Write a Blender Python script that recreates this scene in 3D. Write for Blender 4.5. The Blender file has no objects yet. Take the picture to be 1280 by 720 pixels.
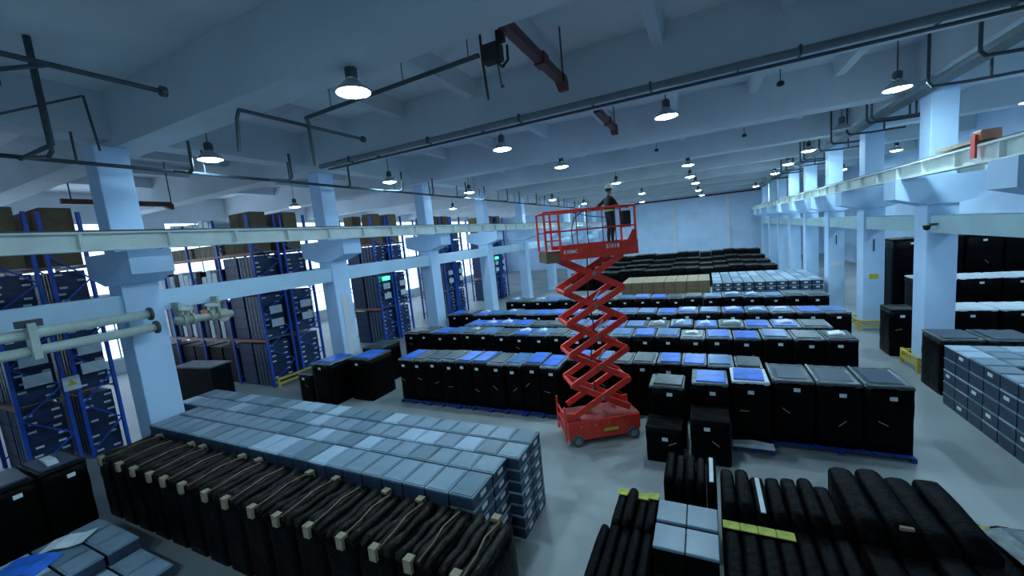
import bpy, bmesh, math, random
from mathutils import Vector, Matrix, noise

random.seed(7)
scene = bpy.context.scene
COL = scene.collection
R = math.radians

# ------------------------------------------------------------------ camera
cam_data = bpy.data.cameras.new('camera')
cam = bpy.data.objects.new('camera', cam_data)
COL.objects.link(cam)
cam_data.sensor_width = 36.0
cam_data.lens = 36.0 * 500.0 / 1280.0
cam_data.clip_start = 0.05
cam_data.clip_end = 400
yaw, pit, rol = R(-26.0), R(6.98), R(-5.62)
fw = Vector((math.sin(yaw) * math.cos(pit), math.cos(yaw) * math.cos(pit), -math.sin(pit)))
rt = Vector((math.cos(yaw), -math.sin(yaw), 0))
up = rt.cross(fw)
rt2 = math.cos(rol) * rt + math.sin(rol) * up
up2 = rt2.cross(fw)
m = Matrix((rt2, up2, -fw)).transposed().to_4x4()
m.translation = Vector((0, 0, 6.5))
cam.matrix_world = m
scene.camera = cam

# ------------------------------------------------------------------ world, exposure
world = bpy.data.worlds.new('world')
scene.world = world
world.use_nodes = True
bgn = world.node_tree.nodes['Background']
bgn.inputs[0].default_value = (0.55, 0.76, 1.0, 1)
bgn.inputs[1].default_value = 0.6
scene.view_settings.view_transform = 'Standard'
scene.view_settings.look = 'None'
scene.view_settings.gamma = 1.0
scene.view_settings.exposure = 2.5
LAMP_POWER = 50.0
LAMP_COLOR = (0.55, 0.83, 1.0, 1)

# ------------------------------------------------------------------ materials
MATS = {}
def mat(name, col, rough=0.6, metal=0.0, var=0.12, scale=4.0, bump=0.0, bscale=20.0, spec=0.5, emit=None, stretch=None, coat=0.0):
    if name in MATS:
        return MATS[name]
    mt = bpy.data.materials.new(name)
    mt.use_nodes = True
    nt = mt.node_tree
    b = nt.nodes['Principled BSDF']
    b.inputs['Roughness'].default_value = rough
    b.inputs['Metallic'].default_value = metal
    b.inputs['Specular IOR Level'].default_value = spec
    b.inputs['Coat Weight'].default_value = coat
    tc = nt.nodes.new('ShaderNodeTexCoord')
    mp = nt.nodes.new('ShaderNodeMapping')
    nt.links.new(tc.outputs['Object'], mp.inputs[0])
    if stretch:
        mp.inputs['Scale'].default_value = stretch
    nz = nt.nodes.new('ShaderNodeTexNoise')
    nz.inputs['Scale'].default_value = scale
    nz.inputs['Detail'].default_value = 5
    nt.links.new(mp.outputs[0], nz.inputs['Vector'])
    rp = nt.nodes.new('ShaderNodeValToRGB')
    rp.color_ramp.elements[0].position = 0.3
    rp.color_ramp.elements[1].position = 0.7
    c0 = [max(0, c * (1 - var)) for c in col]
    c1 = [min(1, c * (1 + var)) for c in col]
    rp.color_ramp.elements[0].color = (*c0, 1)
    rp.color_ramp.elements[1].color = (*c1, 1)
    nt.links.new(nz.outputs[0], rp.inputs[0])
    nt.links.new(rp.outputs[0], b.inputs['Base Color'])
    if bump > 0:
        n2 = nt.nodes.new('ShaderNodeTexNoise')
        n2.inputs['Scale'].default_value = bscale
        n2.inputs['Detail'].default_value = 3
        nt.links.new(mp.outputs[0], n2.inputs['Vector'])
        bp = nt.nodes.new('ShaderNodeBump')
        bp.inputs['Strength'].default_value = bump
        bp.inputs['Distance'].default_value = 0.03
        nt.links.new(n2.outputs[0], bp.inputs['Height'])
        nt.links.new(bp.outputs[0], b.inputs['Normal'])
    if emit:
        b.inputs['Emission Color'].default_value = emit[0]
        b.inputs['Emission Strength'].default_value = emit[1]
    MATS[name] = mt
    return mt

M_wall = mat('wall_paint', (0.52, 0.68, 0.88), 0.7, var=0.07, scale=0.7)
M_wallw = mat('white_wall_paint', (0.80, 0.84, 0.88), 0.7, var=0.05, scale=0.7)
M_ceil = mat('ceiling_paint', (0.74, 0.78, 0.80), 0.8, var=0.10, scale=0.35)
M_beam = mat('beam_paint', (0.64, 0.69, 0.73), 0.8, var=0.08, scale=0.5)
M_col = mat('column_paint', (0.53, 0.73, 0.97), 0.55, var=0.05, scale=1.2)
M_gird = mat('girder_paint', (0.76, 0.83, 0.79), 0.5, var=0.10, scale=1.5)
M_tie = mat('tie_beam_paint', (0.50, 0.69, 0.84), 0.6, var=0.06, scale=1.0)
M_tier = mat('tie_beam_green_paint', (0.48, 0.66, 0.68), 0.6, var=0.06, scale=1.0)
M_floor = mat('floor_epoxy', (0.275, 0.30, 0.30), 0.45, var=0.22, scale=0.3, bump=0.05, bscale=3)
M_film = mat('black_film', (0.0016, 0.0018, 0.0023), 0.42, var=0.5, scale=3, bump=0.8, bscale=9, spec=0.06)
M_filmd = mat('black_film_dull', (0.0040, 0.0042, 0.0044), 0.5, var=0.6, scale=3, bump=0.7, bscale=7, spec=0.14)
M_slab = mat('black_vinyl', (0.0012, 0.0013, 0.0017), 0.5, var=0.6, scale=4, bump=0.7, bscale=8, spec=0.05)
M_roll = mat('brown_black_film', (0.012, 0.0098, 0.008), 0.4, var=0.7, scale=5, bump=0.8, bscale=9, spec=0.15)
M_blue = mat('blue_sheet', (0.020, 0.14, 0.62), 0.4, var=0.35, scale=3)
M_bluep = mat('blue_pale_sheet', (0.045, 0.15, 0.36), 0.35, var=0.35, scale=4)
M_greyl = mat('grey_clear_film', (0.055, 0.07, 0.075), 0.3, var=0.4, scale=5, bump=0.5, bscale=12)
M_rim = mat('pale_film_rim', (0.16, 0.20, 0.22), 0.35, var=0.45, scale=6, bump=0.6, bscale=14)
M_white = mat('white_sheet', (0.70, 0.76, 0.80), 0.5, var=0.10, scale=4)
M_label = mat('white_label', (0.75, 0.78, 0.80), 0.5, var=0.06, scale=10)
M_pallet = mat('blue_pallet_plastic', (0.012, 0.045, 0.25), 0.45, var=0.2)
M_box = mat('grey_box_plastic', (0.20, 0.28, 0.35), 0.36, var=0.12, scale=3)
M_box2 = mat('grey_box_plastic_light', (0.36, 0.47, 0.57), 0.32, var=0.12, scale=3)
M_box3 = mat('grey_box_plastic_dark', (0.13, 0.20, 0.25), 0.34, var=0.15, scale=3)
M_cratenavy = mat('crate_navy', (0.016, 0.035, 0.10), 0.45, var=0.3, scale=3)
M_boxside = mat('box_side_navy', (0.030, 0.052, 0.09), 0.5, var=0.2, scale=3)
M_tan = mat('cardboard_tan', (0.30, 0.24, 0.16), 0.8, var=0.18, scale=6)
M_brown = mat('cardboard_brown', (0.17, 0.115, 0.060), 0.8, var=0.18, scale=6)
M_brownt = mat('brown_tape', (0.20, 0.13, 0.08), 0.6, var=0.4, scale=6)
M_red = mat('lift_red', (0.80, 0.045, 0.025), 0.38, var=0.14, scale=5)
M_redd = mat('lift_red_deck', (0.30, 0.045, 0.035), 0.6, var=0.25, scale=5)
M_rail = mat('dark_red_rail', (0.09, 0.014, 0.013), 0.5, var=0.15)
M_pipe = mat('dark_pipe', (0.055, 0.075, 0.085), 0.5, metal=0.2, var=0.2)
M_pipeg = mat('grey_pipe', (0.16, 0.20, 0.22), 0.5, var=0.12)
M_pipep = mat('pale_green_pipe', (0.52, 0.60, 0.55), 0.5, var=0.1)
M_metal = mat('galvanised_metal', (0.35, 0.38, 0.40), 0.35, metal=0.8, var=0.1)
M_black = mat('black_rubber', (0.012, 0.012, 0.013), 0.7, var=0.2)
M_tyre = mat('grey_tyre', (0.10, 0.11, 0.11), 0.8, var=0.2)
M_yel = mat('yellow_paint', (0.55, 0.40, 0.06), 0.5, var=0.12)
M_yels = mat('yellow_strap', (0.42, 0.46, 0.03), 0.5, var=0.25, scale=8)
M_rackb = mat('rack_blue', (0.012, 0.085, 0.48), 0.45, var=0.12)
M_rackb2 = mat('rack_navy_panel', (0.015, 0.035, 0.12), 0.5, var=0.2)
M_orange = mat('rack_orange_beam', (0.50, 0.20, 0.12), 0.5, var=0.12)
M_shade = mat('lamp_shade_alu', (0.40, 0.44, 0.46), 0.35, metal=0.6, var=0.05)
M_lamp = mat('lamp_light', (1, 1, 1), 0.5, var=0.0, emit=(LAMP_COLOR, LAMP_POWER))
M_lampdim = mat('lamp_light_dim', (1, 1, 1), 0.5, var=0.0, emit=((0.45, 0.75, 1.0, 1), LAMP_POWER * .3))
M_skin = mat('skin', (0.35, 0.20, 0.14), 0.6, var=0.06)
M_jacket = mat('black_jacket', (0.012, 0.013, 0.015), 0.8, var=0.2)
M_trouser = mat('navy_trousers', (0.025, 0.022, 0.032), 0.8, var=0.2)
M_hiviz = mat('yellow_hiviz', (0.55, 0.60, 0.18), 0.5, var=0.1)
M_hat = mat('white_hard_hat', (0.8, 0.82, 0.84), 0.3, var=0.03)
M_concr = mat('machine_cream', (0.42, 0.46, 0.38), 0.5, var=0.12)
M_green = mat('green_sign', (0.02, 0.5, 0.15), 0.5, var=0.05, emit=((0.05, 1, 0.3, 1), 0.8))
M_yelsign = mat('yellow_sign', (0.6, 0.52, 0.04), 0.5, var=0.08)
M_steel = mat('hydraulic_chrome', (0.55, 0.57, 0.58), 0.25, metal=0.9, var=0.05)

def glass_mat():
    mt = bpy.data.materials.new('window_glass')
    mt.use_nodes = True
    nt = mt.node_tree
    nt.nodes.clear()
    out = nt.nodes.new('ShaderNodeOutputMaterial')
    mix = nt.nodes.new('ShaderNodeMixShader')
    tr = nt.nodes.new('ShaderNodeBsdfTransparent')
    gl = nt.nodes.new('ShaderNodeBsdfGlossy')
    gl.inputs['Roughness'].default_value = 0.05
    mix.inputs[0].default_value = 0.08
    nt.links.new(tr.outputs[0], mix.inputs[1])
    nt.links.new(gl.outputs[0], mix.inputs[2])
    nt.links.new(mix.outputs[0], out.inputs[0])
    return mt
M_glass = glass_mat()

# ------------------------------------------------------------------ mesh helpers
class MB:
    def __init__(s):
        s.v = []; s.f = []
    def box(s, x0, x1, y0, y1, z0, z1):
        n = len(s.v)
        s.v += [(x0, y0, z0), (x1, y0, z0), (x1, y1, z0), (x0, y1, z0), (x0, y0, z1), (x1, y0, z1), (x1, y1, z1), (x0, y1, z1)]
        s.f += [tuple(n + i for i in q) for q in ((0, 3, 2, 1), (4, 5, 6, 7), (0, 1, 5, 4), (1, 2, 6, 5), (2, 3, 7, 6), (3, 0, 4, 7))]
        return s
    def prism(s, poly, axis, a0, a1):
        """poly: 2-D outline in the two other axes, extruded along axis"""
        n = len(s.v); k = len(poly)
        for a in (a0, a1):
            for (p, q) in poly:
                s.v.append({'x': (a, p, q), 'y': (p, a, q), 'z': (p, q, a)}[axis])
        s.f.append(tuple(n + i for i in range(k)))
        s.f.append(tuple(n + k + i for i in reversed(range(k))))
        for i in range(k):
            j = (i + 1) % k
            s.f.append((n + i, n + k + i, n + k + j, n + j))
        return s
    def bar(s, a, b, w, h, ref=(0, 0, 1)):
        a = Vector(a); b = Vector(b); d = (b - a).normalized()
        u = d.cross(Vector(ref))
        if u.length < 1e-3:
            u = d.cross(Vector((1, 0, 0)))
        u.normalize(); w2 = u * (w / 2); v = u.cross(d).normalized() * (h / 2)
        n = len(s.v)
        for p in (a, b):
            for c in (-w2 - v, w2 - v, w2 + v, -w2 + v):
                s.v.append(tuple(p + c))
        s.f += [tuple(n + i for i in q) for q in ((0, 3, 2, 1), (4, 5, 6, 7), (0, 1, 5, 4), (1, 2, 6, 5), (2, 3, 7, 6), (3, 0, 4, 7))]
        return s
    def tube(s, pts, r, seg=8):
        pts = [Vector(p) for p in pts]
        n0 = len(s.v); k = len(pts)
        prev = None
        for i, p in enumerate(pts):
            if i == 0: d = pts[1] - pts[0]
            elif i == k - 1: d = pts[-1] - pts[-2]
            else: d = (pts[i + 1] - p).normalized() + (p - pts[i - 1]).normalized()
            d.normalize()
            if prev is None:
                u = d.cross(Vector((0, 0, 1)))
                if u.length < 1e-3: u = d.cross(Vector((1, 0, 0)))
            else:
                u = prev - d * prev.dot(d)
            u.normalize(); prev = u; w = d.cross(u)
            sc = 1.0
            if 0 < i < k - 1:
                c = max(0.4, (pts[i + 1] - p).normalized().dot(d)); sc = min(1.5, 1 / c)
            rr = r[i] if isinstance(r, (list, tuple)) else r
            for j in range(seg):
                t = 2 * math.pi * j / seg
                s.v.append(tuple(p + (u * math.cos(t) + w * math.sin(t)) * rr * (sc if 0 < i < k - 1 else 1)))
        for i in range(k - 1):
            for j in range(seg):
                a = n0 + i * seg + j; b = n0 + i * seg + (j + 1) % seg
                s.f.append((a, b, b + seg, a + seg))
        s.f.append(tuple(n0 + j for j in reversed(range(seg))))
        s.f.append(tuple(n0 + (k - 1) * seg + j for j in range(seg)))
        return s
    def lathe(s, prof, c=(0, 0, 0), seg=20, cap=True):
        n0 = len(s.v); k = len(prof)
        for (r, z) in prof:
            for j in range(seg):
                t = 2 * math.pi * j / seg
                s.v.append((c[0] + r * math.cos(t), c[1] + r * math.sin(t), c[2] + z))
        for i in range(k - 1):
            for j in range(seg):
                a = n0 + i * seg + j; b = n0 + i * seg + (j + 1) % seg
                s.f.append((a, b, b + seg, a + seg))
        if cap:
            s.f.append(tuple(n0 + j for j in reversed(range(seg))))
            s.f.append(tuple(n0 + (k - 1) * seg + j for j in range(seg)))
        return s
    def mesh(s, name, material, smooth=False, bevel=0.0):
        me = bpy.data.meshes.new(name)
        me.from_pydata(s.v, [], s.f)
        bm = bmesh.new(); bm.from_mesh(me)
        bmesh.ops.recalc_face_normals(bm, faces=bm.faces)
        if bevel > 0:
            bmesh.ops.bevel(bm, geom=list(bm.edges), offset=bevel, segments=1, affect='EDGES', profile=0.5)
        bm.to_mesh(me); bm.free()
        me.materials.append(material)
        if smooth:
            for p in me.polygons: p.use_smooth = True
        return me
    def build(s, name, material, parent=None, smooth=False, bevel=0.0, loc=None, rz=None):
        return link(name, s.mesh(name, material, smooth, bevel), parent, loc, rz)

def link(name, me, parent=None, loc=None, rz=None):
    o = bpy.data.objects.new(name, me)
    COL.objects.link(o)
    o.parent = parent
    if loc: o.location = loc
    if rz: o.rotation_euler[2] = rz
    return o
def tag(o, label, cat, group=None, kind=None):
    if label: o['label'] = label
    if cat: o['category'] = cat
    if group: o['group'] = group
    if kind: o['kind'] = kind
    return o
def empty(name, loc=(0, 0, 0), rz=0.0):
    o = bpy.data.objects.new(name, None)
    COL.objects.link(o)
    o.empty_display_size = 0.2
    o.location = loc
    o.rotation_euler[2] = rz
    return o
def struct(o, label=None, cat=None):
    o['kind'] = 'structure'
    if label: o['label'] = label
    if cat: o['category'] = cat
    return o
ORD = ['first', 'second', 'third', 'fourth', 'fifth', 'sixth', 'seventh', 'eighth', 'ninth', 'tenth', 'eleventh', 'twelfth', 'thirteenth',
       'fourteenth', 'fifteenth', 'sixteenth', 'seventeenth', 'eighteenth', 'nineteenth', 'twentieth', 'twenty-first', 'twenty-second',
       'twenty-third', 'twenty-fourth', 'twenty-fifth', 'twenty-sixth', 'twenty-seventh', 'twenty-eighth', 'twenty-ninth', 'thirtieth']

# ================================================================== STRUCTURE
XL, XR = -16.0, 7.3                   # inner faces of the colonnades
YF = 72.0
WL, WR, YB = -36.0, 15.5, -12.0
ZS = 12.1                             # slab underside
ZB = 10.45                            # main beam underside
struct(MB().box(WL, WR, YB, YF, -0.2, 0).build('floor', M_floor), 'grey epoxy warehouse floor', 'floor')
ceil = struct(MB().box(WL, WR, YB, YF, ZS, ZS + 0.3).build('ceiling', M_ceil), 'painted concrete ceiling with beams', 'ceiling')

by = [-8.5, -1.0, 6.4, 13.0, 20.6, 28.3, 36.0, 43.8, 51.5, 59.3, 67.0]
for y in by:
    struct(MB().box(WL + .01, WR - .01, y, y + 0.95, ZB, ZS - .002).build('cross_beam', M_beam), 'deep concrete cross beam under the ceiling', 'beam')
for x in (XL - 1.0, XR):
    for i in range(len(by) - 1):
        struct(MB().box(x, x + 0.8, by[i] + 0.952, by[i + 1] - .002, ZB + .25, ZS - .002).build('long_beam', M_beam), 'concrete beam along the column line', 'beam')
for x in (-29.5, -25.5, -22, -13.5, -10.4, -7.2, -4.1, -1.0, 2.1, 5.0, 11.5):
    for i in range(2, len(by) - 1):
        if i > 6: continue
        struct(MB().prism([(x - .24, ZS - .002), (x - .15, ZS - .55), (x + .15, ZS - .55), (x + .24, ZS - .002)], 'y', by[i] + 0.953, by[i + 1] - .003).build('rib_beam', M_beam), 'slim concrete rib under the ceiling', 'beam')

# outer walls ---------------------------------------------------------------
def wall_x(name, x, th, wins, y0, y1, z1, label, sgn, first):
    """wall in a plane x = const with window openings (ya,yb,za,zb)"""
    mb = MB()
    bands = sorted({(w[2], w[3]) for w in wins})
    z = 0
    for (za, zb) in bands:
        mb.box(x, x + th, y0, y1, z, za)
        ws = sorted(w for w in wins if (w[2], w[3]) == (za, zb))
        y = y0
        for w in ws:
            mb.box(x, x + th, y, w[0], za, zb); y = w[1]
        mb.box(x, x + th, y, y1, za, zb)
        z = zb
    mb.box(x, x + th, y0, y1, z, z1)
    struct(mb.build(name, M_wallw if name == 'wall_left' else M_wall), label, 'wall')
    for i, w in enumerate(wins):
        e = empty('window_%d' % (first + i), (x + th / 2, (w[0] + w[1]) / 2, w[2]))
        struct(e, None, None)
        e['label'] = 'bright framed window %s from the near end of the outer wall' % ORD[i % 30]
        hw = (w[1] - w[0]) / 2; h = w[3] - w[2]
        fr = MB()
        fr.box(-.05, .05, -hw, -hw + .08, 0, h).box(-.05, .05, hw - .08, hw, 0, h).box(-.05, .05, -hw + .08, hw - .08, 0, .08).box(-.05, .05, -hw + .08, hw - .08, h - .08, h)
        fr.build('window_frame', M_white, e)
        nx = 3
        for k in range(1, nx):
            yy = -hw + 2 * hw * k / nx
            MB().box(-.04, .04, yy - .04, yy + .04, .08, h - .08).build('mullion', M_white, e)
        MB().box(-.045, .045, -hw + .08, hw - .08, h * .62, h * .62 + .07).build('transom', M_white, e)
        for k in range(nx):
            ya = -hw + 2 * hw * k / nx + .04; yb = -hw + 2 * hw * (k + 1) / nx - .04
            MB().box(-.006, .006, ya, yb, .08, h - .08).build('pane', M_glass, e)
lw = []
for i in range(9):
    y = 1.0 + 7.6 * i
    lw.append((y, y + 5.6, 1.0, 4.2))
for i in range(9):
    y = 1.0 + 7.6 * i
    lw.append((y, y + 6.4, 5.4, 10.2))
wall_x('wall_left', WL - .3, .3, lw, YB, YF, ZS, 'pale outer wall with windows behind the racks', 1, 1)
wall_x('wall_right', WR, .3, [], YB, YF, ZS, 'pale outer wall beyond the right columns', -1, 30)
struct(MB().box(WL - .3, WR + .3, YB - .3, YB, 0, ZS).build('wall_back', M_wall), 'plain rear wall of the hall', 'wall')
fwall = struct(MB().box(WL - .3, WR + .3, YF, YF + .3, 0, ZS).build('wall_far', M_wall), 'pale blue far end wall of the hall', 'wall')
for x in (-20, -12.4, -4.3, 3.6):
    MB().box(x - .2, x + .2, YF - .12, YF - .002, 0, ZB).build('pilaster', M_beam, fwall)
for z in (3.6, 6.4):
    MB().box(WL + .5, WR - .5, YF - .03, YF - .004, z, z + .05).build('wall_joint', M_beam, fwall)

# columns --------------------------------------------------------------------
def column(x0, y0, label, w=0.85, d=0.95, reach_l=1.0, reach_r=1.0):
    e = empty('column', (x0 + w / 2, y0 + d / 2, 0))
    struct(e, label, 'column')
    MB().box(-w / 2, w / 2, -d / 2, d / 2, 0, 6.25).build('lower_shaft', M_col, e, bevel=.02)
    MB().box(-w / 2 + .06, w / 2 - .06, -d / 2 + .06, d / 2 - .06, 7.25, ZB).build('upper_shaft', M_col, e, bevel=.02)
    a, b = -w / 2 - reach_l, w / 2 + reach_r
    MB().prism([(-w / 2, 6.25), (w / 2, 6.25), (b, 6.55), (b, 7.248), (a, 7.248), (a, 6.55)], 'y', -d / 2 - .06, d / 2 + .06).build('corbel', M_col, e)
    return e
YLs = [6.75 - .95 + 7.72 * i for i in range(9)]
YRs = [13.3 + 6.4 * i for i in range(9)]
near = ['nearest left', 'second left', 'third left', 'fourth left', 'fifth left', 'sixth left', 'seventh left', 'eighth left', 'ninth left']
nearr = ['nearest right', 'second right', 'third right', 'fourth right', 'fifth right', 'sixth right', 'seventh right', 'eighth right', 'ninth right']
for i, y in enumerate(YLs):
    c = column(XL - .85, y, 'white painted %s column with flared corbels carrying the runway girder' % near[i])
    if i == 1:
        MB().box(.4255, .445, -.22, .22, 1.4, 4.6).build('dark_panel', M_beam, c)
for i, y in enumerate(YRs):
    c = column(XR, y, 'white painted %s column with flared corbels along the aisle' % nearr[i], reach_l=.9, reach_r=1.3)
    if i in (2, 3):
        MB().box(-.18, .18, -.50, -.476, 2.7, 2.95).build('number_sign', M_yelsign if i == 2 else M_label, c)
        MB().box(-.03, .03, -.49, -.476, 4.1, 4.7).build('stencil_mark', M_pipe, c)

# tie beams and runway girders -------------------------------------------------
for i in range(len(YLs) - 1):
    struct(MB().box(XL - .75, XL - .1, YLs[i] + .952, YLs[i + 1] - .002, 5.30, 5.95).build('tie_beam', M_tie),
           'pale blue concrete tie beam after the %s column' % near[i], 'beam')
struct(MB().box(XL - .75, XL - .1, YB, YLs[0] - .002, 5.30, 5.95).build('tie_beam', M_tie), 'pale tie beam running left from the nearest left column', 'beam')
for i in range(len(YRs) - 1):
    struct(MB().box(XR + .1, XR + .75, YRs[i] + .952, YRs[i + 1] - .002, 5.25, 5.85).build('tie_beam', M_tier),
           'pale green-grey tie beam after the %s column' % nearr[i], 'beam')
struct(MB().box(XR + .1, XR + .75, YB, YRs[0] - .002, 5.25, 5.85).build('tie_beam', M_tier), 'pale tie beam running out of frame from the nearest right column', 'beam')
def girder(x, label, y0, y1):
    e = empty('runway_girder', (x, y0, 7.25)); struct(e, label, 'girder')
    L = y1 - y0
    MB().box(-.06, .06, 0, L, .052, .448).build('web', M_gird, e)
    MB().box(-.2, .2, 0, L, 0, .05).build('bottom_flange', M_gird, e)
    MB().box(-.22, .22, 0, L, .45, .5).build('top_flange', M_gird, e)
    MB().box(-.05, .05, 0, L, .502, .56).build('crane_rail', M_pipe, e)
    st = MB().box(-.19, .19, -.03, .03, .052, .448).mesh('stiffener', M_gird)
    y = 1.0
    while y < L and y < 60:
        link('stiffener', st, e, (0, y, 0)); y += 1.93
    return e
girder(-14.6, 'long pale green crane runway girder on the left columns', -6, YF - .3)
girder(6.75, 'long pale green crane runway girder on the right columns', -6, YF - .3)
girder(9.25, 'pale crane runway girder on the far side of the right columns', 4, YF - .3)

# ================================================================== LAMPS
def lamp_meshes():
    d = {}
    d['rod'] = MB().tube([(0, 0, .55), (0, 0, 1.2)], .02, 6).mesh('hanging_rod', M_pipe)
    d['drv'] = MB().lathe([(.10, .28), (.13, .30), (.13, .5), (.08, .56)], seg=12).mesh('driver_housing', M_pipe)
    d['sh'] = MB().lathe([(.37, .0), (.34, .07), (.20, .20), (.11, .28), (.10, .28), (.19, .19), (.33, .06), (.355, .0)], seg=20, cap=False).mesh('shade', M_shade, True)
    d['li'] = MB().lathe([(.0005, -.06), (.12, -.052), (.24, -.025), (.325, .02), (.325, .035), (.0005, .035)], seg=20, cap=False).mesh('light_disc', M_lamp, True)
    d['lidim'] = d['li'].copy(); d['lidim'].materials.clear(); d['lidim'].materials.append(M_lampdim)
    d['lioff'] = d['li'].copy(); d['lioff'].materials.clear(); d['lioff'].materials.append(M_shade)
    return d
LM = lamp_meshes()
lamps = [(-6.7, 6.9, 9.95), (-14.4, 8.1, 10.0), (-7.0, 14.7, 10), (-0.97, 14.9, 10), (5.7, 17.5, 10), (-6.65, 21.05, 10), (-0.72, 28.5, 10), (-0.5, 42.5, 10),
         (-0.35, 53.2, 10), (6.1, 59.4, 10), (-14.75, 24.9, 10), (-14.5, 16.6, 10), (-22.2, 34, 10), (-6, 32.7, 10), (-5.9, 46.6, 10), (-13.7, 39.4, 10),
         (-13.5, 50.8, 10), (5.9, 30.5, 10), (6.0, 44, 10), (-24.5, 9.5, 10), (-24.5, 18.5, 10), (12.4, 25, 10), (-7.0, -4.5, 10), (0, -4.5, 10), (-8, 63, 10), (0, 64.5, 10), (-14.2, 62, 10), (5.9, 37, 10), (-0.8, 36, 10), (5.9, 24, 10), (12.4, 13, 10), (12.4, 38, 10), (12.4, 50, 10)]  # far-wall lamps and one by the right columns added to brighten wall and columns
for i, (x, y, z) in enumerate(lamps):
    e = empty('high_bay_lamp', (x, y, z))
    side = 'over the left columns' if x < -12 else 'over the cabinets left of lift' if x < -4 else 'along the middle of the hall' if x < 3 else 'near the right columns'
    if x < -20: side = 'over the left racks'
    if x > 10: side = 'added beyond right columns as wall light'  # unseen lamps added to brighten the right wall
    near_n = sum(1 for (a, b, c) in lamps if b < y and abs(a - x) < 2.5)
    tag(e, ('unlit' if (x, y) == (5.9, 24) else 'lit') + ' high bay lamp %s, %s in its line' % (side, ORD[near_n]), 'lamp', 'high bay lamps')
    link('hanging_rod', LM['rod'], e); link('driver_housing', LM['drv'], e); link('shade', LM['sh'], e); link('light_disc', LM['lioff' if (x, y) == (5.9, 24) else 'lidim' if x < -12 and y < 20 else 'li'], e)
    if z + 1.2 < ZS:
        MB().tube([(0, 0, 1.2), (0, 0, ZS - z - .01)], .015, 6).build('hanging_wire', M_pipe, e)

# ================================================================== BLACK WRAPPED CABINETS
def wrapped(w, d, h, seed, amp=.018, n=7):
    """rounded box with creased film surface"""
    bm = bmesh.new()
    bmesh.ops.create_cube(bm, size=1)
    bmesh.ops.subdivide_edges(bm, edges=bm.edges, cuts=n, use_grid_fill=True)
    for v in bm.verts:
        p = v.co.copy()
        q = Vector((p.x * w, p.y * d, (p.z + .5) * h))
        k = noise.noise_vector(Vector((q.x * 2.2 + seed * 7.1, q.y * 2.2, q.z * 3.0))) * amp
        # round the vertical corners and the top edge
        ex = max(0, abs(p.x) * 2 - .82) / .18; ey = max(0, abs(p.y) * 2 - .82) / .18; ez = max(0, p.z * 2 - .86) / .14
        cnr = max(ex * ey, ex * ez, ey * ez)
        q.x *= 1 - .035 * cnr; q.y *= 1 - .03 * cnr
        q.z -= .03 * h * .4 * max(ex * ez, ey * ez)
        if p.z > -.49:
            q += k
        v.co = q
    me = bpy.data.meshes.new('film_body')
    bm.to_mesh(me); bm.free()
    me.materials.append(M_film)
    for p in me.polygons: p.use_smooth = True
    return me
def lid_mesh(w, d, seed, material):
    """loose film hood over the top: low slab with wavy skirt"""
    mb = MB(); n = 10
    prof = [(.985, -.035), (1.0, 0.0), (.96, .04), (.90, .042), (.87, .03)]
    pts = []
    for i in range(4 * n):
        s, t = divmod(i, n); t = t / n * 2 - 1
        pts.append([(t, -1), (1, t), (-t, 1), (-1, -t)][s])
    for k, (sc, z) in enumerate(prof):
        for i, (x, y) in enumerate(pts):
            o = noise.noise(Vector((x * 3 + seed * 5, y * 3, k))) * .025
            mb.v.append((x * sc * w / 2, y * sc * d / 2, z + o * (1 if k else 2.2)))
    m_ = len(pts)
    for k in range(len(prof) - 1):
        for i in range(m_):
            j = (i + 1) % m_
            mb.f.append((k * m_ + i, k * m_ + j, (k + 1) * m_ + j, (k + 1) * m_ + i))
    mb.f.append(tuple((len(prof) - 1) * m_ + i for i in range(m_)))
    return mb.mesh('film_hood', material, True)
CAB = {}
def cab_meshes(w, d, h):
    key = (round(w, 2), round(d, 2), round(h, 2))
    if key not in CAB:
        c = {'body': [wrapped(w, d, h - .06, s) for s in range(3)], 'hood': {}}
        for mname, mm in (('pale', M_rim), ('grey', M_greyl), ('white', M_white), ('black', M_filmd)):
            c['hood'][mname] = [lid_mesh(w, d, s, mm) for s in range(2)]
        pn = MB()
        sx, sy = w * .40, d * .41
        pn.box(-sx, sx, -sy, sy, .03, .075)
        c['panel'] = {}
        for mname, mm in (('blue', M_blue), ('pale blue', M_bluep), ('grey', M_greyl), ('dark', M_boxside)):
            c['panel'][mname] = MB().box(-sx, sx, -sy, sy, .0, .075).mesh('top_sheet', mm, bevel=.015)
        c['fold'] = MB().prism([(-sx, .03), (-sx * .3, .075), (sx * .4, .13), (sx, .05), (sx, .0), (-sx, 0)], 'y', -sy * .5, sy * .4).mesh('loose_sheet', M_white)
        CAB[key] = c
    return CAB[key]
lab_me = MB().box(-.075, .075, -.006, .006, -.05, .05).mesh('paper_label', M_label)
tape_me = MB().box(-.11, .11, -.005, .005, -.012, .012).mesh('tape_scrap', M_tan)
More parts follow.
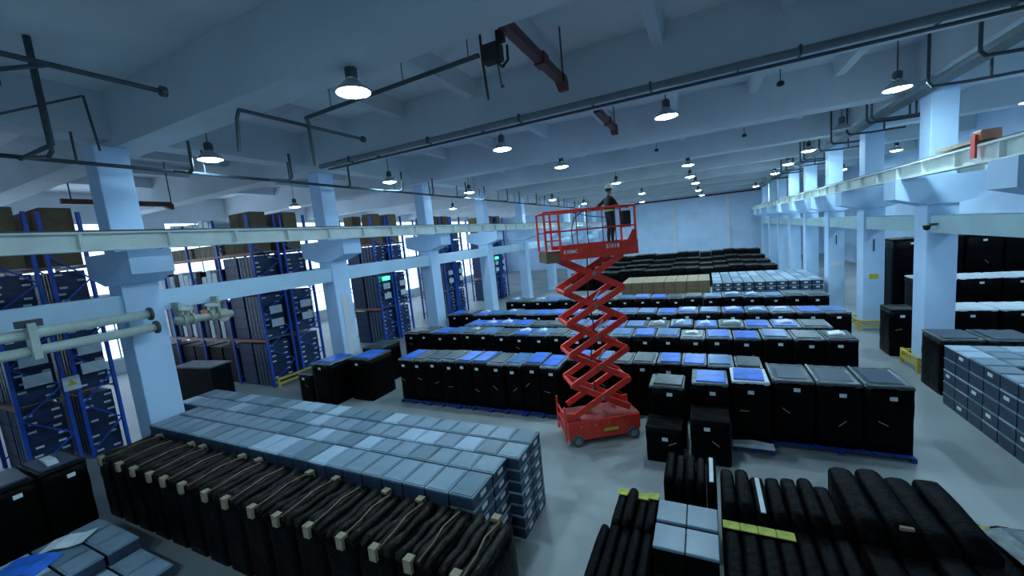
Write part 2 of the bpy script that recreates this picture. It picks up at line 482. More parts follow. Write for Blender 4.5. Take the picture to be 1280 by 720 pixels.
def cabinet(x0, y0, w, d, h, lid, label, group, z=0.0, face='y', rz=0.0, lab=True, loose=False, hood='pale'):
    c = cab_meshes(w - .03, d, h)
    e = empty('wrapped_cabinet', (x0 + w / 2, y0 + d / 2, z), rz)
    tag(e, label, 'cabinet', group)
    link('film_body', random.choice(c['body']), e)
    ho = link('film_hood', random.choice(c['hood'][hood]), e, (0, 0, h - .03))
    if lid:
        link('top_sheet', c['panel'][lid], ho, (random.uniform(-.04, .04), random.uniform(-.06, .06), 0), random.uniform(-.05, .05))
    if loose:
        link('loose_sheet', c['fold'], ho, (random.uniform(-.04, .04), random.uniform(-.1, .1), .07), random.uniform(-.25, .25)).scale = (random.uniform(.45, .85), random.uniform(.5, 1.0), random.uniform(.5, 1.0))
    if lab:
        fy = -d / 2 - .028
        if face == 'y':
            link('paper_label', lab_me, e, (random.uniform(-.12, .12) * w, fy, h - .26 + random.uniform(-.05, .05)))
            if random.random() < .6:
                t = link('tape_scrap', tape_me, e, (random.uniform(-.25, .25) * w, fy, h * random.uniform(.35, .7)))
                t.rotation_euler[1] = random.uniform(-.9, .9)
        else:
            link('paper_label', lab_me, e, ((w - .03) / 2 + .028, random.uniform(-.2, .2) * d, h - .28), R(90))
    return e
PAL = {}
def pallet(x0, y0, w, d, label, group='blue pallets'):
    key = (round(w, 2), round(d, 2))
    if key not in PAL:
        dk = MB()
        n = 7; sw = w / n
        slat = MB().box(-d * 0, sw - .03, 0, d, .115, .14).mesh('deck_slat', M_pallet)
        foot = MB().box(0, .1, 0, d, 0, .11).mesh('runner', M_pallet)
        PAL[key] = (slat, foot, sw, n)
    slat, foot, sw, n = PAL[key]
    e = empty('blue_pallet', (x0, y0, 0))
    tag(e, label, 'pallet', group)
    for k in range(n): link('deck_slat', slat, e, (k * sw + .015, 0, 0))
    for k in range(3): link('runner', foot, e, (k * (w - .1) / 2, 0, 0))
    return e
LIDS = ['blue', 'pale blue', 'grey', 'blue', 'grey', 'pale blue']
def lidword(l): return {'blue': 'bright blue', 'pale blue': 'dull blue', 'grey': 'grey film', 'dark': 'dark'}[l]
def row(x0, x1, n, y, d, h, desc, group, lids=None, setback=0, messy=0.0, z=0.0, hoods=('pale', 'pale', 'grey'), lab=True):
    p = (x1 - x0) / n
    for i in range(n):
        l = lids[i % len(lids)] if lids else random.choice(LIDS)
        o = cabinet(x0 + i * p, y + random.uniform(-.03, .05), p, d, h + random.uniform(-.03, .04), l,
                'black cabinet, %s top, %s from left, %s' % (lidword(l), ORD[i], desc), group,
                z=z, loose=random.random() < messy, hood=random.choice(hoods), lab=lab)
    return o
# front row, left of the lift
row(-11.95, -4.72, 10, 12.72, 1.45, 1.77, 'front row left of lift', 'front row left of the lift', ['blue', 'grey', 'grey', 'grey', 'blue', 'blue', 'grey', 'pale blue', 'blue', 'blue'], z=.145)
for k in range(5):
    pallet(-11.95 + k * 1.446, 12.60, 1.44, 1.50, 'blue pallet %s from left under the front row left of the lift' % ORD[k])
row(-4.70, 1.52, 8, 13.62, 1.2, 1.9, 'front row behind lift', 'front row behind the lift', ['blue', 'pale blue', 'grey', 'grey', 'blue', 'blue', 'pale blue', 'grey'])
p_ = (4.58 - 1.56) / 3
for i in range(3):
    e = cabinet(1.56 + i * p_, 12.6, p_, 1.5, 1.76, None, 'wide black wrapped cabinet with pale edge strip, %s of three at right end' % ORD[i], 'three wide cabinets at the right end of the front row', z=.145, hood='grey')
    MB().box(-p_ / 2 + .02, -p_ / 2 + .07, -.7, .72, 1.775, 1.80).build('pale_edge_strip', M_rim, e)
    MB().box(-p_ / 2 + .2, p_ / 2 - .15, -.5, .5, 1.75, 1.775).build('top_sheet', M_boxside, e)
pallet(1.56, 12.46, 3.02, 1.60, 'long blue pallet under the wide cabinets right of the lift')
# second double row
row(-15.3, 4.7, 21, 17.0, 1.35, 1.9, 'second row', 'second cabinet row', messy=.15)
row(-12.4, 4.4, 17, 18.75, 1.35, 1.92, 'third row with loose sheets', 'third cabinet row', messy=.45, lab=False)
last_cab = row(-15.6, 5.75, 21, 21.7, 1.5, 1.9, 'fourth row', 'fourth cabinet row', messy=.25)
last_cab.location.z = .145
last_cab.scale.z = .93
pallet(4.78, 21.75, .93, 1.4, 'blue pallet under the right end of the fourth cabinet row')
row(-13.5, 6.0, 19, 26.3, 1.5, 1.9, 'fifth row', 'fifth cabinet row', messy=.3)
# cabinets by the second left column
cabinet(-17.0, 11.6, .95, 1.2, 1.35, 'grey', 'low black wrapped cabinet with grey top beside the yellow rack guard', 'cabinets by the second left column', hood='pale')
cabinet(-15.95, 11.55, 1.2, 1.45, 1.9, 'blue', 'black wrapped cabinet with long bright blue top near second left column', 'cabinets by the second left column')
cabinet(-14.6, 12.4, 1.25, 1.5, 1.9, 'blue', 'black wrapped cabinet with blue top at the right of the small cluster', 'cabinets by the second left column', hood='grey')
cabinet(-15.6, 14.2, 1.25, 1.45, 1.85, 'grey', 'black wrapped cabinet with grey film top at the back of the small cluster', 'cabinets by the second left column', hood='grey')
pallet(-15.9, 10.95, 1.1, .55, 'short blue pallet sticking out in front of the small cabinet cluster')
# loose stacks right of the lift
cabinet(-1.62, 11.75, 1.0, 1.0, 1.85, 'grey', 'black wrapped stack with clear hood just right of the lift', 'loose stacks right of the lift', hood='grey')
cabinet(-1.66, 10.9, .98, .78, 1.0, None, 'low black crate in front of the clear hooded stack by the lift', 'loose stacks right of the lift', hood='black')
cabinet(-.48, 12.1, .98, 1.15, 1.9, 'blue', 'black wrapped stack with pale rimmed blue top right of the lift', 'loose stacks right of the lift')
cabinet(-.52, 11.1, 1.0, .95, 1.25, None, 'low black crate in front of the blue topped stack', 'loose stacks right of the lift', hood='black')
c = cabinet(.56, 12.35, .96, 1.15, 1.78, 'blue', 'black wrapped stack with white hood standing on a white sheet', 'loose stacks right of the lift', z=.145, hood='white')
pp = pallet(.54, 12.0, 1.0, 1.5, 'blue pallet with white sheet under the white hooded stack')
MB().prism([(.0, .142), (.0, .2), (.5, .26), (1.0, .2), (1.0, .142)], 'y', 0.0, .26).build('white_sheet', M_white, pp)
# right-hand end cabinets
for i, (x, w) in enumerate(((6.85, 1.05), (7.95, 1.2))):
    cabinet(x, 17.3, w, 1.4, 1.9, 'dark', 'dark labelled cabinet, %s of two before the near right column' % ORD[i], 'dark cabinets by the right column', hood='grey')
cabinet(6.95, 21.6, .9, 1.2, 2.0, None, 'narrow tall black cabinet standing behind the yellow column guard', 'dark cabinets by the right column', hood='black')
for j, (y, h) in enumerate(((23.0, 1.7), (26.0, 2.6), (29.0, 4.4))):
    for i in range(4):
        cabinet(9.4 + 1.45 * i, y, 1.42, 1.6, h, None, 'black cabinet under film, %s from left, %s row beyond the right columns' % (ORD[i], ORD[j]),
                'white topped cabinets beyond the right columns', hood='white' if j < 2 else 'black', lab=True)
# far rows
for j, (y, h) in enumerate(((43, 1.9), (47, 2.0), (51, 2.2), (55.0, 2.6))):
    n = 16
    for i in range(n):
        x0 = -13.5 + i * 1.3
        if x0 + 1.3 > 7.2 - (j == 3) * 0: continue
        cabinet(x0, y, 1.3, 2.2, h + .08 * math.sin(i * 1.7), None, 'black wrapped stack %s from left in far row %s' % (ORD[i], ['one', 'two', 'three', 'four'][j]),
                'far black stacks', lab=False, hood='black')

# ================================================================== GREY BOXES
def gbox_meshes(w, d, h):
    out = {}
    for nm, mm in (('mid', M_box), ('light', M_box2), ('dark', M_box3)):
        body = MB().prism([(-w / 2 + .028, 0), (w / 2 - .028, 0), (w / 2 - .018, h - .05), (-w / 2 + .018, h - .05)], 'y', -d / 2 + .022, d / 2 - .022).mesh('box_body', M_boxside)
        mb = MB()
        mb.box(-w / 2 + .013, w / 2 - .013, -d / 2 + .016, d / 2 - .016, h - .05, h - .012)
        mb.box(-w / 2 + .05, w / 2 - .05, -d / 2 + .05, d / 2 - .05, h - .013, h)
        lid = mb.mesh('box_lid', mm)
        out[nm] = (body, lid)
    return out
last_box = [None]
def gbox(x, y, z, w, d, h, tone, ms, label, group, labface=None, rz=0.0):
    e = empty('grey_box', (x, y, z), rz)
    tag(e, label, 'box', group)
    last_box[0] = e
    b, l = ms[tone]
    link('box_body', b, e); link('box_lid', l, e)
    if labface == 'x':
        MBL = link('paper_label', boxlab, e, (w / 2 - .018, 0, h * .5), R(90))
    elif labface == 'y':
        link('paper_label', boxlab, e, (0, -d / 2 + .016, h * .5))
    return e
boxlab = MB().box(-.10, .10, -.006, .006, -.045, .045).mesh('paper_label', M_label)
# big block left of the lift : 4 rows deep
W, D, H = .56, .62, .27
bm_ = gbox_meshes(W, D, H)
rows_y = [(5.62, -3.95, .78), (6.42, -3.95, .62), (7.06, -3.68, .62), (7.70, -3.68, .62)]
rown = ['front', 'second', 'third', 'back']
hid = MB()
nlay = 7
bmD = {.62: bm_, .78: gbox_meshes(W, .78, H)}
for r, (y0, xe, dd) in enumerate(rows_y):
    n = 21 if r < 2 else 24
    for i in range(n):
        x = xe - W / 2 - i * W
        yy = y0 + dd / 2
        drop = 0.0
        top = nlay
        for lay in range(nlay):
            z = lay * H
            if lay == top - 1 or i == 0 or (r == 3 and i < 1):
                tone = random.choice(['mid', 'mid', 'light', 'dark', 'mid'])
                lvl = 'top' if lay == top - 1 else '%s layer up' % ORD[lay]
                if lay == top - 1:
                    lb = 'grey lidded box, top layer, %s row, %s from the lift end' % (rown[r], ORD[i])
                else:
                    lb = 'labelled box at the lift end, %s row, %s layer up' % (rown[r], ORD[lay])
                jx = random.uniform(-.008, .008)
                gbox(x, yy, z, W, dd, H, tone, bmD[dd], lb, 'stacked grey boxes left of the lift', 'x' if i == 0 else None)
            else:
                hid.box(x - W / 2 + .02, x + W / 2 - .02, yy - dd / 2 + .01, yy + dd / 2 - .01, z, z + H - .004)
o = hid.build('lower_box_layers', M_boxside)
tag(o, 'hidden lower layers of the big grey box block', 'boxes', None, 'stuff')

# right-hand grey block
W2, D2, H2 = .60, .66, .38
bm2 = gbox_meshes(W2, D2, H2)
hid = MB()
for r in range(7):
    for i in range(7):
        x = 6.66 + W2 / 2 + i * (W2 + .005); y = 12.05 + D2 / 2 + r * (D2 + .005)
        if 7.29 < x + .3 and x - .3 < 8.2 and y + .33 > 13.25 and y - .33 < 14.3: continue
        for lay in range(5):
            if lay == 4 or i == 0:
                lb = 'grey box of the right block, %s row, %s from aisle, %s layer' % (ORD[r], ORD[i], ['bottom', 'second', 'third', 'fourth', 'top'][lay])
                gbox(x, y, lay * H2, W2, D2, H2, random.choice(['mid', 'light', 'light', 'dark']), bm2, lb, 'stacked grey boxes on the right', None)
                if i == 0 and (r * 3 + lay * 5) % 7 < 2:
                    link('paper_label', boxlab, last_box[0], (-W2 / 2 + .014, .05, H2 * .55), R(90))
            else:
                hid.box(x - W2 / 2 + .02, x + W2 / 2 - .02, y - D2 / 2 + .01, y + D2 / 2 - .01, lay * H2, lay * H2 + H2 - .004)
for r in range(2):
    for i in range(5):
        x = 9.4 + W2 / 2 + i * (W2 + .005); y = 17.4 + D2 / 2 + r * (D2 + .005)
        for lay in range(5):
            if lay == 4:
                gbox(x, y, lay * H2, W2, D2, H2, random.choice(['mid', 'light', 'light']), bm2, 'pale grey box behind the right block, %s row, %s from column' % (ORD[r], ORD[i]), 'grey boxes behind the right block')
            else:
                hid.box(x - W2 / 2 + .02, x + W2 / 2 - .02, y - D2 / 2 + .01, y + D2 / 2 - .01, lay * H2, lay * H2 + H2 - .004)
o = hid.build('lower_box_layers', M_boxside)
tag(o, 'hidden lower layers of the right-hand grey box block', 'boxes', None, 'stuff')

# far grey block with labels and brown cartons
W3, D3, H3 = .62, .9, .32
bm3 = gbox_meshes(W3, D3, H3)
hid = MB()
for r in range(7):
    for i in range(10):
        x = .5 + W3 / 2 + i * (W3 + .03); y = 32 + D3 / 2 + r * (D3 + .02)
        for lay in range(6):
            if lay == 5 or (r == 0 and lay >= 3):
                gbox(x, y, lay * H3, W3, D3, H3, random.choice(['mid', 'light', 'mid']), bm3, 'far grey box, %s row, %s from the brown cartons, %s layer' % (ORD[r], ORD[i], ORD[lay]), 'far labelled grey boxes', 'y' if r == 0 else None)
            else:
                hid.box(x - W3 / 2 + .02, x + W3 / 2 - .02, y - D3 / 2 + .01, y + D3 / 2 - .01, lay * H3, lay * H3 + H3 - .004)
o = hid.build('lower_box_layers', M_boxside)
tag(o, 'hidden lower layers of the far grey box block', 'boxes', None, 'stuff')
def carton_meshes(w, d, h, mt, name='carton'):
    body = MB().box(-w / 2, w / 2, -d / 2, d / 2, 0, h).mesh('carton_body', mt, bevel=.008)
    fl = MB().box(-w / 2 + .004, w / 2 - .004, -d / 2 + .004, -.006, h + .001, h + .008).box(-w / 2 + .004, w / 2 - .004, .006, d / 2 - .004, h + .001, h + .008).mesh('top_flaps', M_tan)
    tp = MB().box(-.03, .03, -d / 2 - .003, -d / 2 - .001, h * .6, h).mesh('packing_tape', M_brownt)
    return body, fl, tp
def carton(x, y, z, ms, label, group, rz=0.0):
    e = empty('cardboard_carton', (x, y, z), rz)
    tag(e, label, 'carton', group)
    link('carton_body', ms[0], e); link('top_flaps', ms[1], e); link('packing_tape', ms[2], e)
    return e
cm = carton_meshes(.76, 1.2, 1.06, M_brown)
for r in range(3):
    for i in range(8):
        for lay in range(2):
            if r > 0 and lay == 0 and i < 7: pass
            carton(-6.0 + .4 + i * .79, 32 + .6 + r * 1.24, lay * 1.08, cm, 'far brown carton, %s from left, %s row, %s layer' % (ORD[i], ORD[r], ['bottom', 'top'][lay]), 'far brown cartons')

# ================================================================== DARK BUNDLES in front of the grey block
def bundle_meshes(w, d, h, seed):
    rnd = random.Random(seed)
    body = wrapped(w, d, h, seed + 20, .03, 7)
    rolls = []
    n = 4
    for k in range(n):
        x = (k - (n - 1) / 2) * w / n * .95
        pts = []; rr = []
        for t in range(6):
            f = t / 5
            pts.append((x + rnd.uniform(-.02, .02), -d / 2 + .02 + f * (d - .04), h + .02 + rnd.uniform(-.02, .03)))
            rr.append(.075 + rnd.uniform(-.02, .03))
        rolls.append(MB().tube(pts, rr, 8).mesh('film_roll', M_roll, True))
    tapes = MB().tube([(w * .18, -d / 2, h + .10), (w * .2, -d * .2, h + .13), (w * .12, d * .1, h + .135), (w * .2, d * .42, h + .12)], .018, 5).mesh('brown_cord', M_brownt, True)
    prot = MB().prism([(-.06, -.10), (-.06, .13), (.08, .13), (.08, .07), (0, .07), (0, -.10)], 'x', -.075, .075).mesh('edge_protector', M_tan)
    return body, rolls, tapes, prot
BU = [bundle_meshes(.74, 1.25, 1.62, s) for s in range(3)]
nB = 15
for i in range(nB):
    b = BU[i % 3]
    x = -3.45 - i * .815
    e = empty('wrapped_bundle', (x, 4.87, 0))
    tag(e, 'black bundle with tan edge protectors, %s from aisle, before the grey boxes' % ORD[i], 'bundle', 'black bundles before the grey boxes')
    link('film_body', b[0], e)
    for k, rme in enumerate(b[1]): link('film_roll', rme, e)
    if True: link('brown_cord', b[2], e)
    link('edge_protector', b[3], e, (random.uniform(-.15, .15), -.635, 1.62))
    if i % 3 != 1:
        pr = link('edge_protector', b[3], e, (random.uniform(-.15, .15), .64, 1.62), R(180))
# one pale wrapped bundle at the aisle end
# left bottom black cabinets
for i in range(3):
    cabinet(-16.35, 1.25 + i * .92, 1.55, .85, 1.9, 'dark', 'black wrapped cabinet at the bottom left, %s from the bundles' % ORD[2 - i], 'black cabinets at the bottom left', face='x', loose=i == 2, hood='black')
W4 = gbox_meshes(.66, .58, .3)
k = 0
for r in range(3):
    for i in range(5):
        for lay in range(2):
            if lay == 1 and i >= 3: continue
            gbox(-13.55 + i * .68, 2.2 + r * .6, lay * .3, .66, .58, .3, random.choice(['mid', 'light', 'dark']), W4,
                 'low grey box before the bundles, %s row, %s from left, %s layer' % (ORD[r], ORD[i], ['lower', 'upper'][lay]), 'low grey boxes at the bottom left')
o = MB().prism([(-.5, 0), (-.2, .05), (.25, .06), (.5, .0), (.5, -.015), (.25, .045), (-.2, .035), (-.5, -.015)], 'y', -.3, .3).build('blue_sheet', M_blue, loc=(-13.2, 2.28, .62), rz=.5)
tag(o, 'crumpled blue plastic sheet on the low grey boxes at bottom left', 'plastic sheet')
o = MB().prism([(-.4, 0), (-.1, .06), (.2, .03), (.45, .07), (.45, .055), (.2, .015), (-.1, .045), (-.4, -.015)], 'y', -.25, .25).build('white_sheet', M_white, loc=(-13.35, 2.95, .62), rz=.7)
tag(o, 'folded white sheet on the low grey boxes at bottom left', 'plastic sheet')

# ================================================================== FOREGROUND RIGHT: upright black padded panels
def slab_mesh(t, d, h, seed):
    rnd = random.Random(seed)
    prof = []
    for (x, z) in ((-.5, 0), (-.5, .95), (-.42, .985), (-.2, 1), (.2, 1), (.42, .985), (.5, .95), (.5, 0)):
        prof.append((x * t, z * h))
    mb = MB(); n = 5; k = len(prof)
    for a in range(n + 1):
        f = a / n
        taper = 1 - .02 * (2 * f - 1) ** 4
        for (x, z) in prof:
            mb.v.append((x * (1 if 0 < a < n else .93), -d / 2 + f * d, z * taper + rnd.uniform(-.01, .01) * (z > .1)))
    for a in range(n):
        for j in range(k):
            j2 = (j + 1) % k
            mb.f.append((a * k + j, a * k + j2, (a + 1) * k + j2, (a + 1) * k + j))
    mb.f.append(tuple(range(k))); mb.f.append(tuple(n * k + j for j in reversed(range(k))))
    return mb.mesh('padded_shell', M_slab, True)
SL = {}
def slab(x, y, t, d, h, label, group, strap=None, rz=0.0):
    key = (round(t, 3), round(d, 2), round(h, 2))
    if key not in SL:
        SL[key] = ([slab_mesh(t - .012, d, h, s) for s in range(3)],
                   MB().box(-t / 2 + .004, t / 2 - .004, -.09, .09, h + .002, h + .016).mesh('yellow_strap', M_yels),
                   MB().box(-t * .2, t * .2, -d * .47, -d * .47 + .05, h * .93, h + .016).mesh('corner_tag', M_tan),
                   MB().box(-.035, .035, -d * .42, d * .42, h + .002, h + .02).mesh('pale_strip', M_white))
    s = SL[key]
    e = empty('padded_panel', (x, y, 0), rz)
    tag(e, label, 'panel', group)
    link('padded_shell', random.choice(s[0]), e)
    if strap == 'y': link('yellow_strap', s[1], e, (0, d * .40, 0))
    if strap == 't': link('corner_tag', s[2], e)
    if strap == 'w': link('pale_strip', s[3], e)
    return e
def slab_row(x0, n, pitch, y0, d, hs, desc, straps=(None,)):
    for i in range(n):
        h = hs[i % len(hs)]
        slab(x0 + pitch * (i + .5), y0 + d / 2, pitch, d, h, 'upright black padded panel, %s from left, %s' % (ORD[i], desc), 'upright black panels at the bottom right', straps[i % len(straps)])
slab_row(-1.64, 4, .185, 6.25, 1.0, (1.5, 1.58, 1.48, 1.52), 'back of the leftmost group', ('y', None, 'y', 'y'))
slab_row(-1.78, 5, .175, 4.3, 1.9, (1.52, 1.55), 'front of the leftmost group', ('t',))
slab_row(-.88, 5, .19, 7.66, 1.0, (1.62, 1.58), 'behind the four grey boxes', (None, None, None, None, 'w'))
slab_row(-.90, 4, .24, 4.5, 1.15, (1.35, 1.38), 'in front of the four grey boxes')
slab_row(.12, 7, .25, 7.1, 1.2, (1.62, 1.66, 1.55, 1.58), 'back of the middle group', (None, None, 'w', None, None, None, None))
slab_row(.12, 7, .25, 5.0, 2.0, (1.5,), 'front of the middle group', ('y', 'y', 'y', 'y', None, None, None))
slab_row(1.96, 4, .40, 7.15, 1.7, (1.66, 1.70, 1.6, 1.64), 'back of the right group', (None, 't', None, None))
slab_row(1.96, 4, .40, 5.0, 2.05, (1.5, 1.45, 1.52), 'front of the right group', (None, 't', None))
slab_row(3.66, 4, .36, 6.9, 1.7, (1.1, 1.12), 'lower group at the right edge', ('y', None))
fs = MB().prism([(-.45, 0), (-.2, .06), (.2, .05), (.45, .01), (.45, -.01), (.2, .03), (-.2, .04), (-.45, -.015)], 'y', -.35, .35).build('grey_film_sheet', M_rim, loc=(4.35, 8.1, 1.15), rz=.2)
tag(fs, 'loose grey film sheet on the low black panels at the right edge', 'plastic sheet')
W5 = gbox_meshes(.46, .44, 1.0)
for r in range(2):
    for i in range(2):
        e = empty('grey_carton', (-.89 + .235 + i * .475, 5.95 + .22 + r * .62, 0))
        tag(e, 'tall box with pale grey lid among the black panels, %s %s of four' % (['front', 'back'][r], ['left', 'right'][i]), 'box', 'four grey lidded boxes at the bottom right')
        MB().box(-.225, .225, -.24, .24, 0, 1.5).build('box_body', M_filmd, e, bevel=.015)
        MB().box(-.232, .232, -.27, .27, 1.502, 1.56).build('box_lid', M_box, e, bevel=.012)

# ================================================================== LEFT RACKING
def rack(y0, depth, xs, levels, label, ztop, guard=False, grp='blue pallet racks'):
    """one frame line of racking along x; xs = upright positions, first is the aisle end"""
    e = empty('pallet_rack', (xs[0], y0, 0))
    tag(e, label, 'rack', grp)
    X0 = xs[0]
    for x in xs:
        for yy in (0.05, depth - .05):
            MB().box(x - X0 - .06, x - X0 + .06, yy - .05, yy + .05, 0, ztop).build('upright_post', M_rackb, e)
    for xi, x in enumerate(xs[:2]):
        z = .3; s = 0
        while z + .9 < ztop:
            a, b = (.1, depth - .1) if s % 2 == 0 else (depth - .1, .1)
            MB().bar((x - X0, a, z), (x - X0, b, z + .85), .04, .05).build('brace', M_rackb, e); z += .9; s += 1
    for z in levels:
        for i in range(len(xs) - 1):
            for yy in (0.05, depth - .05):
                MB().box(xs[i + 1] - X0 + .062, xs[i] - X0 - .062, yy - .04, yy + .04, z - .12, z).build('load_beam', M_orange, e)
            MB().box(xs[i + 1] - X0 + .07, xs[i] - X0 - .07, .1, depth - .1, z - .03, z - .001).build('shelf_deck', M_metal, e)
    if guard:
        pass
    return e
def crate(x, y, z, w, d, h, label, group, mt=M_cratenavy, cards=True):
    """dark crate on the rack with white cards and rows of small labels on the aisle side"""
    e = empty('rack_crate', (x, y, z)); tag(e, label, 'crate', group)
    MB().box(-w / 2, w / 2, -d / 2, d / 2, .0, h).build('crate_body', mt, e, bevel=.01)
    for k in range(1, 4):
        MB().box(-w / 2 - .008, w / 2 + .008, -d / 2 - .008, d / 2 + .008, h * k / 4 - .012, h * k / 4 + .012).build('tier_joint', M_black, e)
    if cards:
        for k in range(4):
            xx = -w / 2 + w * (k + .5) / 4
            MB().box(xx - .035, xx + .035, -d / 2 - .014, -d / 2 - .002, .05, h - .05).build('edge_strip', M_rim, e)
        for k in range(8):
            for q in (-1, 1):
                if random.random() < .75:
                    o_ = random.uniform(-.05, .05)
                    MB().box(w / 2 + .002, w / 2 + .012, q * d * .3 - .1 + o_, q * d * .3 + .1 + o_, h * (k + .5) / 8 - .035, h * (k + .5) / 8 + .035).build('paper_label', M_label, e)
    return e
sackm = {}
def sack(x, y, z, w, d, h, label, group, mt):
    key = (round(w, 2), round(d, 2), round(h, 2), mt.name)
    if key not in sackm:
        sackm[key] = MB().prism([(-w / 2, 0), (-w / 2 * 1.04, h * .4), (-w / 2 * .95, h * .93), (-w / 2 * .7, h), (w / 2 * .7, h), (w / 2 * .95, h * .93), (w / 2 * 1.04, h * .4), (w / 2, 0)], 'y', -d / 2, d / 2).mesh('bale', mt)
    o = link('white_bale', sackm[key], None, (x, y, z)); tag(o, label, 'bale', group)
    return o
XE = -20.5
xs_long = [XE, XE - 2.9, XE - 5.8, XE - 8.7, XE - 11.6]
xs_short = [XE, XE - 2.9]
LV = [2.55, 5.05, 7.1, 8.35]
def fill_end(y0, depth, name, zmax=3):
    lv = [0.0] + LV[:3]
    hs = [2.3, 2.3, 1.85, 1.0]
    for k, z in enumerate(lv[:zmax + 1]):
        if k == 3: continue
        for i in range(2):
            crate(XE - .8 - i * 1.3, y0 + depth / 2, z + .002, 1.15, depth - .26, hs[k], 'dark crate, %s, %s level, %s from aisle' % (name, ['floor', 'second', 'third', 'top'][k], ORD[i]), 'crates on the racks', cards=i == 0)
CMT = carton_meshes(.85, .8, .8, M_brown)
CMs = carton_meshes(.49, .75, .62, M_tan)
for ri, (ya, da, yb, db, nm) in enumerate(((4.15, 1.25, 5.62, 1.1, 'nearest left rack'), (12.6, 1.5, 14.35, 1.55, 'second left rack'),
                                          (20.9, 1.5, 22.6, 1.5, 'third left rack'), (29.0, 1.5, 30.7, 1.5, 'fourth left rack'), (38.0, 1.5, 39.7, 1.5, 'fifth left rack'))):
    longrun = ri in (1,)
    rk_a = rack(ya, da, xs_long if longrun else xs_short, LV, 'blue and orange steel pallet rack, near half of the %s' % nm, 9.0)
    rk_b = rack(yb, db, xs_short, LV, 'blue and orange steel pallet rack, far half of the %s' % nm, 9.0)
    fill_end(ya, da, 'near half of ' + nm, 3); fill_end(yb, db, 'far half of ' + nm, 3)
    for i in range(3):
        for (yy, dd, hn) in ((ya, da, 'near'), (yb, db, 'far')):
            if (i + ri) % 4 == 3: continue
            carton(XE - .55 - i * .9, yy + dd / 2, 8.352, CMT, 'brown carton on top, %s half of %s, %s from aisle' % (hn, nm, ORD[i]), 'cartons on top of the racks')
    # white cards hung on the aisle end
    for (yy, dd, hn) in ((ya, da, 'near'), (yb, db, 'far')):
        for i in range(3):
            carton(XE - .5 - i * .88, yy + dd / 2, 7.102, CMT, 'brown carton under top shelf, %s half of %s, %s from aisle' % (hn, nm, ORD[i]), 'cartons on the upper rack shelves')
        for zc in (3.35, 4.05):
            MB().box(-.01, .01, -.33, .33, -.2, .2).build('notice_card', M_white, rk_a if hn == 'near' else rk_b, loc=(.08, dd / 2, zc))
        if ri in (2, 4) and hn == 'near':
            MB().box(-.03, .03, -.35, .35, -.13, .13).build('exit_sign', M_green, rk_a, loc=(.12, dd / 2, 4.6))
        # solid blue post protectors down to the floor
sg = empty('warning_sign', (XE + .08, 5.52, 2.95)); tag(sg, 'square white and yellow warning sign on the nearest left rack', 'sign')
MB().box(0, .02, -.22, .22, -.25, .25).build('sign_plate', M_white, sg)
MB().prism([(-.13, -.08), (.13, -.08), (0, .15)], 'x', .021, .03).build('yellow_triangle', M_yelsign, sg)
# long run goods on the second rack
for b in range(1, 4):
    for k in range(5):
        x = xs_long[b] - .45 - k * .52
        sack(x, 13.35, 8.352, .42, 1.0, .55 + .12 * (k % 3), 'pale bale on the long rack, %s bay, %s from aisle, highest level' % (ORD[b], ORD[k]), 'pale bales on the long rack', M_white)
        carton(x, 13.35, 7.102, CMs, 'tan carton on the long rack, %s bay, %s from aisle, fourth level' % (ORD[b], ORD[k]), 'tan cartons on the long rack')
        if (k + b) % 4 != 1:
            sack(x, 13.35, 5.052, .44, 1.1, 1.0 + .35 * ((k * 7 + b * 3) % 3) / 2, 'white bale on the long rack, %s bay, %s from aisle, third level' % (ORD[b], ORD[k]), 'white bales on the long rack', M_white)
        else:
            sack(x, 13.35, 5.052, .44, 1.1, 1.3, 'black bale on the long rack, %s bay, %s from aisle, third level' % (ORD[b], ORD[k]), 'black bales on the long rack', M_filmd)
        sack(x, 13.35, 2.552, .34, 1.2, 2.0, 'tall roll on the long rack, %s bay, %s from aisle, second level' % (ORD[b], ORD[k]), 'grey rolls on the long rack', (M_white if k % 2 else M_boxside))
    for k in range(2):
        if b == 3 and k == 1: continue
        crate(xs_long[b] - .75 - k * 1.35, 13.35, 0.002, 1.2, 1.2, 2.0, 'black floor crate under the long rack, %s bay, %s from aisle' % (ORD[b], ORD[k]), 'floor crates under the long rack', M_filmd, cards=False)
# yellow rack-end guard
g = empty('rack_guard', (XE + .38, 12.6, 0)); tag(g, 'yellow steel guard rail along the end of the second left rack', 'guard rail')
for yy in (0.05, 1.65, 3.25):
    MB().box(-.05, .05, yy - .05, yy + .05, 0, .55).build('post', M_yel, g)
for zz in (.18, .42):
    MB().box(.052, .10, 0, 3.3, zz, zz + .12).build('rail', M_yel, g)
# cabinet standing in the aisle before the long rack
c = empty('open_cabinet', (-22.9, 10.7, 0), R(8)); tag(c, 'dark cabinet with pale grey side standing before the long rack', 'cabinet')
MB().box(-1.3, 1.3, -.5, .5, 0, 1.75).build('cabinet_body', M_filmd, c, bevel=.01)
MB().box(-1.34, 1.34, -.54, .54, 1.752, 1.82).build('cabinet_top', M_rim, c)
MB().box(-1.36, -1.302, -.5, .5, .02, 1.75).build('side_panel', M_rim, c)
